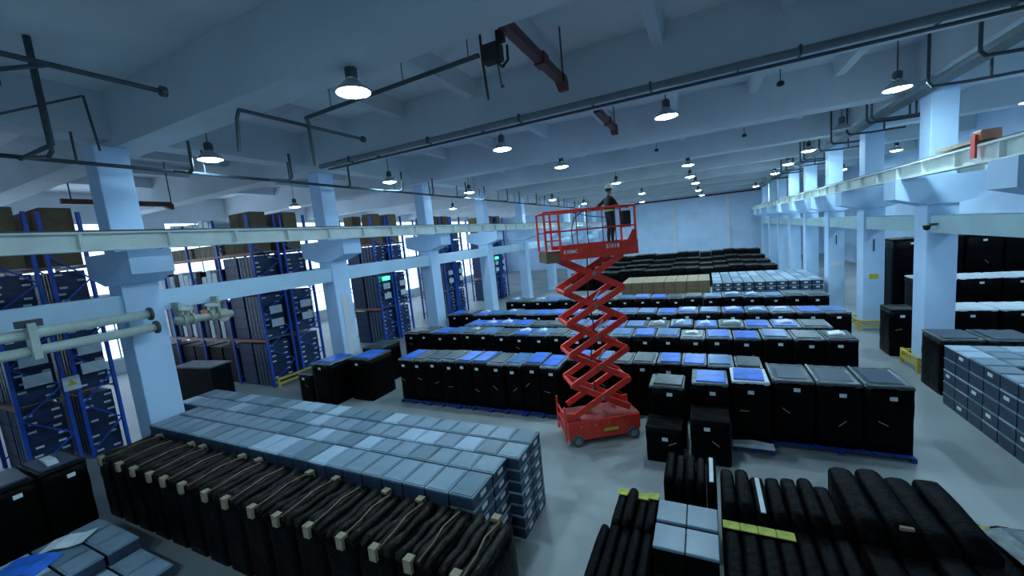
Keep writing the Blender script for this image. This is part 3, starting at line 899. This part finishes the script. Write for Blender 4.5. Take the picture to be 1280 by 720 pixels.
# ================================================================== SCISSOR LIFT
LA = R(33)
LX, LY = -3.22, 12.02
lift = empty('scissor_lift', (LX, LY, 0), LA)
tag(lift, 'red scissor lift raised high with a worker on its platform', 'scissor lift')
bl, bw = 2.3, 1.15      # base length (local x) and width (local y)
ch = MB()
ch.prism([(-bl / 2, .16), (bl / 2 - .12, .16), (bl / 2, .34), (bl / 2, .78), (-bl / 2, .78)], 'y', -bw / 2 + .04, bw / 2 - .04)
chs = ch.build('chassis', M_red, lift, bevel=.02)
MB().box(-bl / 2 + .05, bl / 2 - .02, -bw / 2 + .07, bw / 2 - .07, .782, .80).build('chassis_deck', M_redd, lift)
MB().box(-.04, .42, -bw / 2 + .025, -bw / 2 + .038, .36, .46).build('yellow_decal', M_yelsign, chs)
for x in (-.75, -.3, .15, .55):
    MB().tube([(x, -bw / 2 + .04, .62), (x, -bw / 2 + .015, .62)], .022, 8).build('bolt', M_steel, chs)
for sx in (-1, 1):
    for sy in (-1, 1):
        wme = MB().tube([(sx * (bl / 2 - .26), sy * (bw / 2 - .14), .19), (sx * (bl / 2 - .26), sy * (bw / 2 + .03), .19)], .19, 18)
        wo = wme.build('wheel', M_tyre, lift)
        MB().tube([(sx * (bl / 2 - .26), sy * (bw / 2 + .031), .19), (sx * (bl / 2 - .26), sy * (bw / 2 + .045), .19)], .10, 12).build('wheel_hub', M_metal, wo)
# end ladder plate
lad = MB().box(-bl / 2 - .1, -bl / 2 - .05, -bw / 2 + .04, -bw / 2 + .12, .2, 1.28).box(-bl / 2 - .1, -bl / 2 - .05, bw / 2 - .12, bw / 2 - .04, .2, 1.28)
lado = lad.build('end_stanchion', M_red, lift)
for z in (.4, .7, 1.0):
    MB().box(-bl / 2 - .095, -bl / 2 - .055, -bw / 2 + .12, bw / 2 - .12, z, z + .05).build('ladder_rung', M_red, lado)
MB().prism([(-bl / 2, .8), (-bl / 2 + .45, .8), (-bl / 2 + .3, 1.0), (-bl / 2, 1.05)], 'y', -bw / 2 + .12, -bw / 2 + .2).build('arm_mount', M_red, lift)
MB().prism([(bl / 2, .8), (bl / 2 - .45, .8), (bl / 2 - .3, 1.0), (bl / 2, 1.02)], 'y', bw / 2 - .2, bw / 2 - .12).build('arm_mount', M_red, lift)
# scissor arms
z0, z1, ns = .95, 5.72, 5
sh = (z1 - z0) / ns
hx = .90
for s in range(ns):
    za, zb = z0 + s * sh, z0 + (s + 1) * sh
    for side in (-1, 1):
        yo = side * (bw / 2 - .10)
        MB().bar((-hx, yo, za), (hx, yo, zb), .07, .18).build('scissor_arm', M_red, lift)
        MB().bar((hx, yo - side * .085, za), (-hx, yo - side * .085, zb), .07, .18).build('scissor_arm', M_red, lift)
        MB().tube([(0, yo + side * .06, (za + zb) / 2), (0, yo - side * .15, (za + zb) / 2)], .06, 10).build('pivot_pin', M_metal, lift)
    for (x, z) in ((-hx, zb), (hx, zb)):
        MB().tube([(x, -bw / 2 + .05, z), (x, bw / 2 - .05, z)], .055, 10).build('cross_tube', M_red, lift)
for s in (1, 2, 3):
    za = z0 + s * sh
    cy = MB().tube([(-.25, 0, za + .1), (.1, 0, za + .55)], .06, 10).build('hydraulic_cylinder', M_black, lift)
    MB().tube([(.1, 0, za + .55), (.35, 0, za + .87)], .035, 10).build('piston_rod', M_steel, cy)
MB().tube([(-.06, 0, z0 + .5), (-.06, 0, z0 + .5 + .001), (-.1, .05, z0 + 1.6), (.05, 0, z0 + 2.6), (-.05, .05, z0 + 3.6), (0, 0, z1)], .02, 6).build('hose', M_black, lift)
# platform
pl, pw = 2.72, 1.05
zf = 6.02
MB().box(-pl / 2, pl / 2, -pw / 2, pw / 2, zf - .06, zf).build('platform_floor', M_redd, lift)
MB().box(-pl / 2 + .4, pl / 2, -pw / 2 - .03, -pw / 2 - .002, zf - .30, zf + .12).build('side_fascia', M_red, lift)
MB().box(-pl / 2 + .4, pl / 2, pw / 2 + .002, pw / 2 + .03, zf - .30, zf + .12).build('side_fascia', M_red, lift)
MB().box(pl / 2 + .002, pl / 2 + .04, -pw / 2 - .03, pw / 2 + .03, zf - .30, zf + .12).build('end_fascia', M_red, lift)
MB().prism([(pl / 2 - .28, zf + .12), (pl / 2, zf + .12), (pl / 2, zf + .42), (pl / 2 - .1, zf + .42)], 'y', -pw / 2 - .028, -pw / 2 - .004).build('corner_gusset', M_red, lift)
MB().box(-pl / 2 - .02, -pl / 2 + .38, -pw / 2 - .02, pw / 2 + .02, zf - .34, zf - .062).build('step_box', M_brown, lift)
zr = 7.14
rail = MB()
pts = [(-pl / 2, -pw / 2), (pl / 2, -pw / 2), (pl / 2, pw / 2), (-pl / 2, pw / 2)]
def tubel(name, p, r=.024, mt=M_red, seg=8):
    return MB().tube(p, r, seg).build(name, mt, lift)
tubel('top_rail', [(-pl / 2, -pw / 2, zr), (pl / 2, -pw / 2, zr), (pl / 2, pw / 2, zr), (-pl / 2, pw / 2, zr)], .026)
tubel('mid_rail', [(-pl / 2, -pw / 2, zf + .55), (pl / 2, -pw / 2, zf + .55), (pl / 2, pw / 2, zf + .55), (-pl / 2, pw / 2, zf + .55)], .02)
for (x, y) in pts + [(-pl / 2 + .42, -pw / 2), (-pl / 2 + .42, pw / 2), (-.1, -pw / 2), (-.1, pw / 2), (.75, -pw / 2), (.75, pw / 2)]:
    thick = .036 if abs(abs(x) - pl / 2) < .01 or x < -.5 else .016
    tubel('stanchion', [(x, y, zf + .001), (x, y, zr - .02)], thick, M_red if thick > .02 else M_rail)
tubel('entry_rail', [(-pl / 2, -pw / 2, zr), (-pl / 2, pw / 2, zr)], .026)
for z in (.3, .58, .85):
    tubel('entry_rung', [(-pl / 2, -pw / 2 + .03, zf + z), (-pl / 2 + .42, -pw / 2 + .03, zf + z)], .018)
tubel('curved_brace', [(-.55, -pw / 2, zf + .02), (-.58, -pw / 2, zf + .55), (-.48, -pw / 2, zf + .88), (-.2, -pw / 2, zr - .03)], .016, M_rail)
MB().box(pl / 2 - .34, pl / 2 - .1, -pw / 2 + .06, -pw / 2 + .26, zf + .5, zf + .98).build('control_box', M_black, lift)
tubel('lanyard', [(-.5 + .02, -pw / 2 + .1, zr - .06), (0, -pw / 2 + .12, zr - .2), (.5, -pw / 2 + .1, zr - .28)], .012, M_black, 5)
def text_mesh(name, s, size, mt, parent, loc, rot):
    cu = bpy.data.curves.new(name, 'FONT')
    cu.body = s; cu.size = size; cu.extrude = .002; cu.resolution_u = 2
    cu.offset = .004
    o = bpy.data.objects.new(name + '_tmp', cu)
    COL.objects.link(o)
    bpy.context.view_layer.update()
    me = bpy.data.meshes.new_from_object(o.evaluated_get(bpy.context.evaluated_depsgraph_get()))
    bpy.data.objects.remove(o); bpy.data.curves.remove(cu)
    me.materials.clear(); me.materials.append(mt)
    ob = link(name, me, parent, loc)
    ob.rotation_euler = rot
    return ob
text_mesh('model_lettering', 'S1018', .17, M_white, lift, (pl / 2 - .95, -pw / 2 - .033, zf - .06), (R(90), 0, 0))
text_mesh('maker_lettering', 'E KIMC', .13, M_white, lift, (-pl / 2 + .5, -pw / 2 - .033, zf - .10), (R(90), 0, 0))

# ================================================================== PERSON on the platform
def person(loc, rz):
    e = empty('person', loc, rz)
    tag(e, 'person in dark work clothes, pale waist band and white hard hat on the lift platform', 'person')
    # skeleton (local: facing +x, y left)
    V = {}
    verts = []; rad = []; edges = []
    def v(n, p, r):
        V[n] = len(verts); verts.append(p); rad.append(r)
    def ed(a, b): edges.append((V[a], V[b]))
    v('pelvis', (0, 0, .93), (.155, .125)); v('waist', (.0, 0, 1.06), (.145, .11)); v('chest', (.01, 0, 1.28), (.175, .125)); v('neckb', (.0, 0, 1.43), (.09, .08))
    v('neck', (.02, 0, 1.50), (.055, .055)); v('jaw', (.04, 0, 1.57), (.068, .078)); v('head', (.03, 0, 1.65), (.085, .1)); v('crown', (.02, 0, 1.72), (.06, .07))
    for s, n in ((1, 'l'), (-1, 'r')):
        v('hip' + n, (0, s * .10, .86), (.095, .095)); v('knee' + n, (.02, s * .11, .48), (.065, .065)); v('calf' + n, (-.015, s * .11, .32), (.06, .06)); v('ankle' + n, (-.02, s * .11, .09), (.042, .042)); v('toe' + n, (.14, s * .13, .035), (.04, .032))
        v('sho' + n, (0, s * .19, 1.38), (.07, .07))
    # left arm reaches back to the rail, right arm to the controls
    v('elbl', (-.18, .30, 1.20), (.048, .048)); v('wril', (-.40, .36, 1.10), (.034, .034))
    v('elbr', (.12, -.26, 1.14), (.048, .048)); v('wrir', (.36, -.24, 1.10), (.034, .034))
    for a, b in (('pelvis', 'waist'), ('waist', 'chest'), ('chest', 'neckb'), ('neckb', 'neck'), ('neck', 'jaw'), ('jaw', 'head'), ('head', 'crown')): ed(a, b)
    for n in 'lr':
        ed('pelvis', 'hip' + n); ed('hip' + n, 'knee' + n); ed('knee' + n, 'calf' + n); ed('calf' + n, 'ankle' + n); ed('ankle' + n, 'toe' + n)
        ed('chest', 'sho' + n); ed('sho' + n, 'elb' + n); ed('elb' + n, 'wri' + n)
    me = bpy.data.meshes.new('body')
    me.from_pydata(verts, edges, [])
    o = bpy.data.objects.new('body', me); COL.objects.link(o)
    o.parent = e
    md = o.modifiers.new('skin', 'SKIN')
    for i, sv in enumerate(me.skin_vertices[0].data):
        sv.radius = rad[i]
        sv.use_root = (i == 0)
    sb = o.modifiers.new('sub', 'SUBSURF'); sb.levels = 2; sb.render_levels = 2
    bpy.context.view_layer.update()
    me2 = bpy.data.meshes.new_from_object(o.evaluated_get(bpy.context.evaluated_depsgraph_get()))
    o.modifiers.clear(); o.data = me2
    me2.materials.clear()
    for mm in (M_jacket, M_trouser, M_skin, M_black): me2.materials.append(mm)
    for p in me2.polygons:
        c = p.center; p.use_smooth = True
        if c.z < .1: p.material_index = 3
        elif c.z < .98 and abs(c.y) < .24 and not (abs(c.x) > .2): p.material_index = 1
        elif c.z > 1.475 and abs(c.y) < .12: p.material_index = 2
        else: p.material_index = 0
    # waist band
    bd = MB()
    pr = [(math.cos(t * math.pi / 8) * .158, math.sin(t * math.pi / 8) * .175) for t in range(16)]
    n0 = len(pr)
    for z in (1.0, 1.06):
        for (a, b) in pr: bd.v.append((a, b, z))
        for (a, b) in pr: bd.v.append((a * .93, b * .93, z))
    for i in range(16):
        j = (i + 1) % 16
        bd.f += [(i, j, 32 + j, 32 + i), (16 + j, 16 + i, 48 + i, 48 + j), (32 + i, 32 + j, 48 + j, 48 + i), (j, i, 16 + i, 16 + j)]
    bd.build('hiviz_band', M_hiviz, e)
    # hard hat
    hat = MB().lathe([(.118, .0), (.12, .03), (.105, .08), (.07, .12), (.02, .135)], (.02, 0, 1.68), 16).build('hard_hat', M_hat, e, True)
    MB().prism([(.10, -.09), (.19, -.05), (.2, .05), (.10, .09)], 'z', 1.675, 1.69).build('hat_peak', M_hat, hat)
    # hair and face
    MB().lathe([(.09, 0), (.094, .05), (.092, .09)], (.01, 0, 1.60), 14).build('hair', M_black, e, True)
    fc = MB().prism([(.10, 1.585), (.135, 1.60), (.105, 1.64)], 'y', -.014, .014).build('nose', M_skin, e)
    for s in (-1, 1):
        MB().lathe([(.001, -.011), (.011, 0), (.001, .011)], (.108, s * .034, 1.645), 8, False).build('eye', M_black, e)
        MB().lathe([(.004, -.028), (.018, 0), (.004, .028)], (.02, s * .098, 1.62), 8, False).build('ear', M_skin, e)
    MB().box(.098, .112, -.025, .025, 1.553, 1.56).build('mouth', M_redd, e)
    # hands: palm with five fingers closed over the rail
    for (wx, wy, wz, dx) in ((-.40, .36, 1.10, -1), (.36, -.24, 1.10, 1)):
        h = MB()
        h.tube([(wx - .01 * dx, wy, wz), (wx + .05 * dx, wy, wz + .005), (wx + .09 * dx, wy, wz)], [.03, .042, .036], 8)
        hand = h.build('hand', M_skin, e, True)
        for k, (o_, L) in enumerate(((-.03, .06), (-.01, .07), (.01, .068), (.03, .055))):
            MB().tube([(wx + .085 * dx, wy + o_, wz + .005), (wx + (.085 + L * .55) * dx, wy + o_, wz), (wx + (.085 + L * .75) * dx, wy + o_, wz - .035), (wx + (.085 + L * .4) * dx, wy + o_, wz - .055)], [.0095, .009, .0085, .007], 6).build('finger', M_skin, hand, True)
        MB().tube([(wx + .03 * dx, wy + .035, wz - .005), (wx + .06 * dx, wy + .055, wz - .02), (wx + .085 * dx, wy + .045, wz - .045)], [.012, .01, .008], 6).build('thumb', M_skin, hand, True)
    return e
ca, sa = math.cos(LA), math.sin(LA)
def onlift(x, y): return (LX + x * ca - y * sa, LY + x * sa + y * ca)
px, py = onlift(.80, -.02)
person((px, py, zf + .012), LA + R(10))

# ================================================================== PIPES, RAILS, CEILING SERVICES
def pipe(name, label, cat, group=None, kids=(), loc=(0, 0, 0)):
    e = empty(name, loc); tag(e, label, cat, group)
    for (nm, mb, mt) in kids: mb.build(nm, mt, e)
    return e
# sprinkler main on the left
kids = [('main_pipe', MB().tube([(-15, -3, 9.65), (-15, 60, 9.65)], .055, 8), M_pipe)]
y = 4.2; k = 0
while y < 56:
    off = 1.1 if k % 2 == 0 else .75
    kids.append(('drop_pipe', MB().tube([(-15, y, 9.65), (-15 + off, y + .05, 9.48), (-15 + off + .1, y + .1, 9.6), (-15 + off + .1, y + .1, ZB - .01)], .045, 8), M_pipe))
    kids.append(('drop_pipe', MB().tube([(-15.0, y + .9, 9.65), (-15.0, y + .9, ZB - .01)], .03, 8), M_pipe))
    y += 3.1; k += 1
kids += [('riser', MB().tube([(-13.6, 4.25, 9.7), (-13.6, 4.25, ZS - .01)], .07, 8), M_pipe),
      ('brace_pipe', MB().tube([(-13.6, 3.1, 10.0), (-13.6, 5.0, 11.0)], .025, 8), M_pipe),
      ('thin_drop', MB().tube([(-13.6, 5.0, 11.0), (-13.6, 5.1, 9.7)], .03, 8), M_pipe),
      ('foot_run', MB().tube([(-13.6, 4.25, 9.7), (-15, 4.1, 9.6)], .05, 8), M_pipe)]
pipe('sprinkler_pipe', 'dark sprinkler pipe with drops running over the left columns', 'pipe', None, kids)
# trunk pipes across the hall
pipe('cross_pipe', 'thick grey pipe crossing under the ceiling beam above the lift', 'pipe', None,
     [('pipe_run', MB().tube([(-14.8, 12.7, 10.38), (12.5, 12.7, 10.38)], .10, 10), M_pipeg)] +
     [('pipe_clamp', MB().box(x - .03, x + .03, 12.57, 12.84, 10.26, 10.5), M_pipe) for x in (-13, -9, -5.3, -1.2, 2.3, 6)])
pipe('cable_conduit', 'pair of thin dark conduits crossing below the grey pipe', 'conduit', None,
     [('conduit_run', MB().tube([(-14.8, 13.12, 10.32), (12, 13.12, 10.32)], .035, 8), M_pipe), ('conduit_run', MB().tube([(-14.8, 13.3, 10.35), (12, 13.3, 10.35)], .035, 8), M_pipe)] +
     [('conduit_hanger', MB().box(x - .02, x + .02, 13.05, 13.38, 10.39, 10.448), M_pipe) for x in (-12, -7, -3, 1, 5)])
# dark pipes at the upper left
pipe('branch_pipe', 'dark pipe with flanged end in the upper left corner', 'pipe', None,
     [('pipe_run', MB().tube([(-10.2, -2, 10.3), (-10.2, 5.0, 10.3)], .05, 8), M_pipe), ('end_flange', MB().tube([(-10.2, 5.0, 10.3), (-10.2, 5.1, 10.3)], .11, 10), M_pipe),
      ('riser', MB().tube([(-11.2, 3.0, 10.1), (-11.2, 3.0, ZS - .01)], .05, 8), M_pipe), ('riser_tee', MB().tube([(-11.2, 3.0, 10.35), (-10.2, 3.4, 10.3)], .04, 8), M_pipe)])
pipe('branch_pipe', 'dark branch pipe with flanged end below the nearest lamp', 'pipe', None,
     [('pipe_run', MB().tube([(-10.2, 6.6, 10.3), (-10.2, 10.6, 10.3)], .05, 8), M_pipe), ('end_flange', MB().tube([(-10.2, 10.6, 10.3), (-10.2, 10.7, 10.3)], .10, 10), M_pipe),
      ('cross_run', MB().tube([(-10.2, 8.6, 10.3), (-9.7, 8.1, 10.33), (-4.07, 7.85, 10.33)], .05, 8), M_pipe),
      ('drop_pipe', MB().tube([(-10.2, 6.6, 10.3), (-10.25, 6.55, 10.1), (-10.3, 6.5, 9.3)], .045, 8), M_pipe),
      ('drop_pipe', MB().tube([(-10.25, 8.6, 10.3), (-10.3, 8.65, 9.2)], .045, 8), M_pipe)] +
     [('pipe_hanger', MB().tube([(x, 8.0, 10.36), (x, 8.0, ZS)], .012, 6), M_pipe) for x in (-8.6, -6.2, -4.4)])
# red rail pieces
def red_rail(x, y0, y1, z, label, w=.2):
    e = empty('red_rail', (x, y0, z)); tag(e, label, 'rail', 'red ceiling rails')
    L = y1 - y0
    MB().box(-w / 2, w / 2, 0, L, 0, .22).build('rail_body', M_rail, e)
    MB().prism([(L - .25, 0), (L, -.14), (L + .12, -.14), (L + .12, .10), (L, .22), (L - .25, .22)], 'x', -w / 2 - .03, w / 2 + .03).build('end_bracket', M_rail, e)
    MB().box(-.02, .02, L + .07, L + .11, .10, ZS - z).build('hanger', M_pipe, e)
    MB().box(-w / 2 - .03, w / 2 + .03, L * .55, L * .55 + .35, -.03, .25).build('splice', M_rail, e)
    MB().box(-.02, .02, .3, .34, .22, ZS - z).build('hanger', M_pipe, e)
red_rail(-3.35, 7.36, 11.3, 10.55, 'dark red rail slanting above the lift, nearest one')
red_rail(-3.2, 14.6, 17.8, 10.55, 'short dark red rail seen under the grey pipe')
red_rail(-24, 7.4, 11.2, 9.75, 'dark red rail over the left racks')
hoist = empty('cable_hoist', (-3.75, 7.85, 10.05)); tag(hoist, 'small dark hoist with hanging cables below the red rail', 'hoist')
MB().box(-.22, .2, -.14, .14, .05, .4).build('hoist_body', M_black, hoist, bevel=.03)
MB().box(.12, .298, -.05, .05, .38, .62).build('hoist_bracket', M_black, hoist)
MB().tube([(-.25, 0, .75), (-.25, .02, .1), (-.22, .05, -.6)], .03, 6).build('cable', M_black, hoist)
MB().tube([(.05, .1, .05), (.08, .12, -.35), (.1, .14, -.42)], [.018, .018, .05], 6).build('pendant', M_pipe, hoist)
MB().tube([(.05, 0, .06), (.2, 0, -.08), (.33, 0, .02), (.34, 0, .3)], .025, 6).build('cable_loop', M_black, hoist)
# cable tray and branches on the right
tr = empty('cable_tray', (7.0, 6, 10.1)); tag(tr, 'long grey cable tray running over the right columns', 'cable tray')
MB().box(-.24, .24, 0, 62, 0, .03).build('tray_base', M_pipe, tr)
MB().box(-.26, -.241, 0, 62, 0, .15).build('tray_side', M_pipeg, tr)
MB().box(.241, .26, 0, 62, 0, .15).build('tray_side', M_pipeg, tr)
for k in range(3):
    MB().tube([(-.1 + k * .1, 0, .06), (-.1 + k * .1, 62, .06)], .03, 6).build('cable', M_pipe, tr)
for k in range(14):
    y = 14.6 + k * 2.55
    for c_ in YRs:
        if abs(y - (c_ + .47)) < .8: y = c_ + .47 + .85
    for c_ in by:
        if -.1 < y - c_ < 1.05: y = c_ + 1.1
    e = empty('drop_pipe', (6.4, y, 9.5)); tag(e, 'dark U-shaped branch pipe %s along the right cable tray' % ORD[k], 'pipe', 'branch pipes along the right tray')
    MB().tube([(-.1, 0, ZS - 9.505), (-.1, 0, .45), (.0, 0, .32), (.8, 0, .28), (2.0, 0, .28)], .045, 8).build('pipe_run', M_pipe, e)
    MB().tube([(1.25, 0, .28), (1.25, 0, 1.1)], .04, 8).build('riser', M_pipe, e)
# pale pipes by the nearest left column
pp = empty('pale_pipe_pair', (-15.45, 6.2, 4.86)); tag(pp, 'pair of pale green pipes with flanges by the nearest left column', 'pipe')
for dz, yl in ((0, .0), (.44, -.1)):
    a = MB().tube([(0, -9, dz), (0, yl, dz)], .13, 12).build('pipe_run', M_pipep, pp, True)
    MB().tube([(0, yl, dz), (0, yl + .07, dz)], .2, 14).build('end_flange', M_pipe, a)
MB().box(-.1, .24, -2.6, -2.45, -.2, .72).build('pipe_bracket', M_pipep, pp)
MB().box(-.05, .15, -2.75, -2.3, .62, .80).build('valve_lever', M_pipe, pp)
vs = empty('valve_assembly', (-15.7, 7.5, 4.9)); tag(vs, 'cream valve assembly with round wheels beside the nearest left column', 'valves')
MB().tube([(0, -.65, 0), (0, 1.1, -.1)], .13, 10).build('pipe_run', M_concr, vs, True)
for k, (yy, zz) in enumerate(((-.3, .32), (.5, .30))):
    MB().tube([(.0, yy, 0), (0, yy, zz)], .08, 8).build('valve_stem', M_concr, vs)
    MB().tube([(-.01, yy, zz), (.0, yy, zz + .04)], .22, 14).build('hand_wheel', M_concr, vs)
    MB().tube([(0, yy - .14, -.02), (0, yy - .08, -.02)], .2, 12).build('flange', M_concr, vs)
    MB().tube([(0, yy + .12, -.02), (0, yy + .18, -.02)], .2, 12).build('flange', M_concr, vs)
MB().tube([(0, .8, -.1), (.06, .8, -.1)], .24, 14).build('gear_cover', M_concr, vs)
MB().box(-.06, .06, .1, .3, -.15, .2).build('red_tag', M_orange, vs)
MB().box(-.4, 0, -.5, -.42, -.1, .6).build('bracket', M_concr, vs)
MB().box(-.4, 0, .68, .76, -.2, .6).build('bracket', M_concr, vs)
# far dark red line under the ceiling
o = MB().box(-14, 8, YF - .32, YF - .125, 10.15, 10.4).build('far_rail', M_rail); tag(o, 'long dark red rail across the top of the far wall', 'rail')
# guards on right columns
for i, (yy, lb) in enumerate(((YRs[1], 'nearest fully visible right column'), (YRs[2], 'third right column'))):
    g = empty('column_guard', (XR + .42, yy + .47, 0)); tag(g, 'yellow steel guard around the foot of the %s' % lb, 'guard rail', 'yellow column guards')
    for sx in (-1, 1):
        for sy in (-1, 1):
            MB().box(sx * .62 - .05, sx * .62 + .05, sy * .68 - .05, sy * .68 + .05, 0, .6).build('post', M_yel, g)
    for z in (.22, .47):
        for s in (-1, 1):
            MB().box(-.57, .57, s * .68 - .035, s * .68 + .035, z, z + .1).build('rail', M_yel, g)
            MB().box(s * .62 - .035, s * .62 + .035, -.63, .63, z, z + .1).build('rail', M_yel, g)
# camera dome on the tie beam
cd = empty('security_camera', (XR + .02, 19.2, 5.5)); tag(cd, 'small black dome camera on the right tie beam', 'camera')
MB().box(-.12, .08, -.06, .06, .02, .1).build('bracket', M_pipe, cd)
MB().lathe([(.001, -.14), (.08, -.1), (.11, 0), (.11, .05)], (-.2, 0, 0), 12).build('dome', M_black, cd, True)
# red hoist trolley on the right girder
ht = empty('crane_trolley', (6.75, 15.2, 7.81)); tag(ht, 'small orange red trolley block on the right runway girder', 'trolley')
MB().box(-.2, .2, -.22, .22, .02, .30).build('trolley_body', M_orange, ht, bevel=.03)
MB().box(-.26, -.21, -.1, .1, -.4, .2).build('side_plate', M_red, ht)
MB().box(-.15, .15, .24, 2.2, .03, .12).build('trailing_cable_box', M_tan, ht)
# small ceiling fittings
for k, (x, y, z) in enumerate(((2.2, 14.8, 10.2), (1.9, 22.6, 10.2), (-2.0, 22.4, 10.2), (3.8, 8.0, 11.4), (5.6, 28.8, 10.1))):
    e = empty('ceiling_detector', (x, y, z)); tag(e, 'small dark detector hanging under the ceiling, %s from the camera' % ORD[k], 'detector', 'ceiling detectors')
    MB().lathe([(.05, -.02), (.10, .0), (.10, .09), (.04, .13)], seg=10).build('detector_body', M_black, e)
    MB().tube([(0, 0, .12), (0, 0, (ZB if z < ZB else ZS) - z + .2)], .015, 6).build('rod', M_pipe, e)
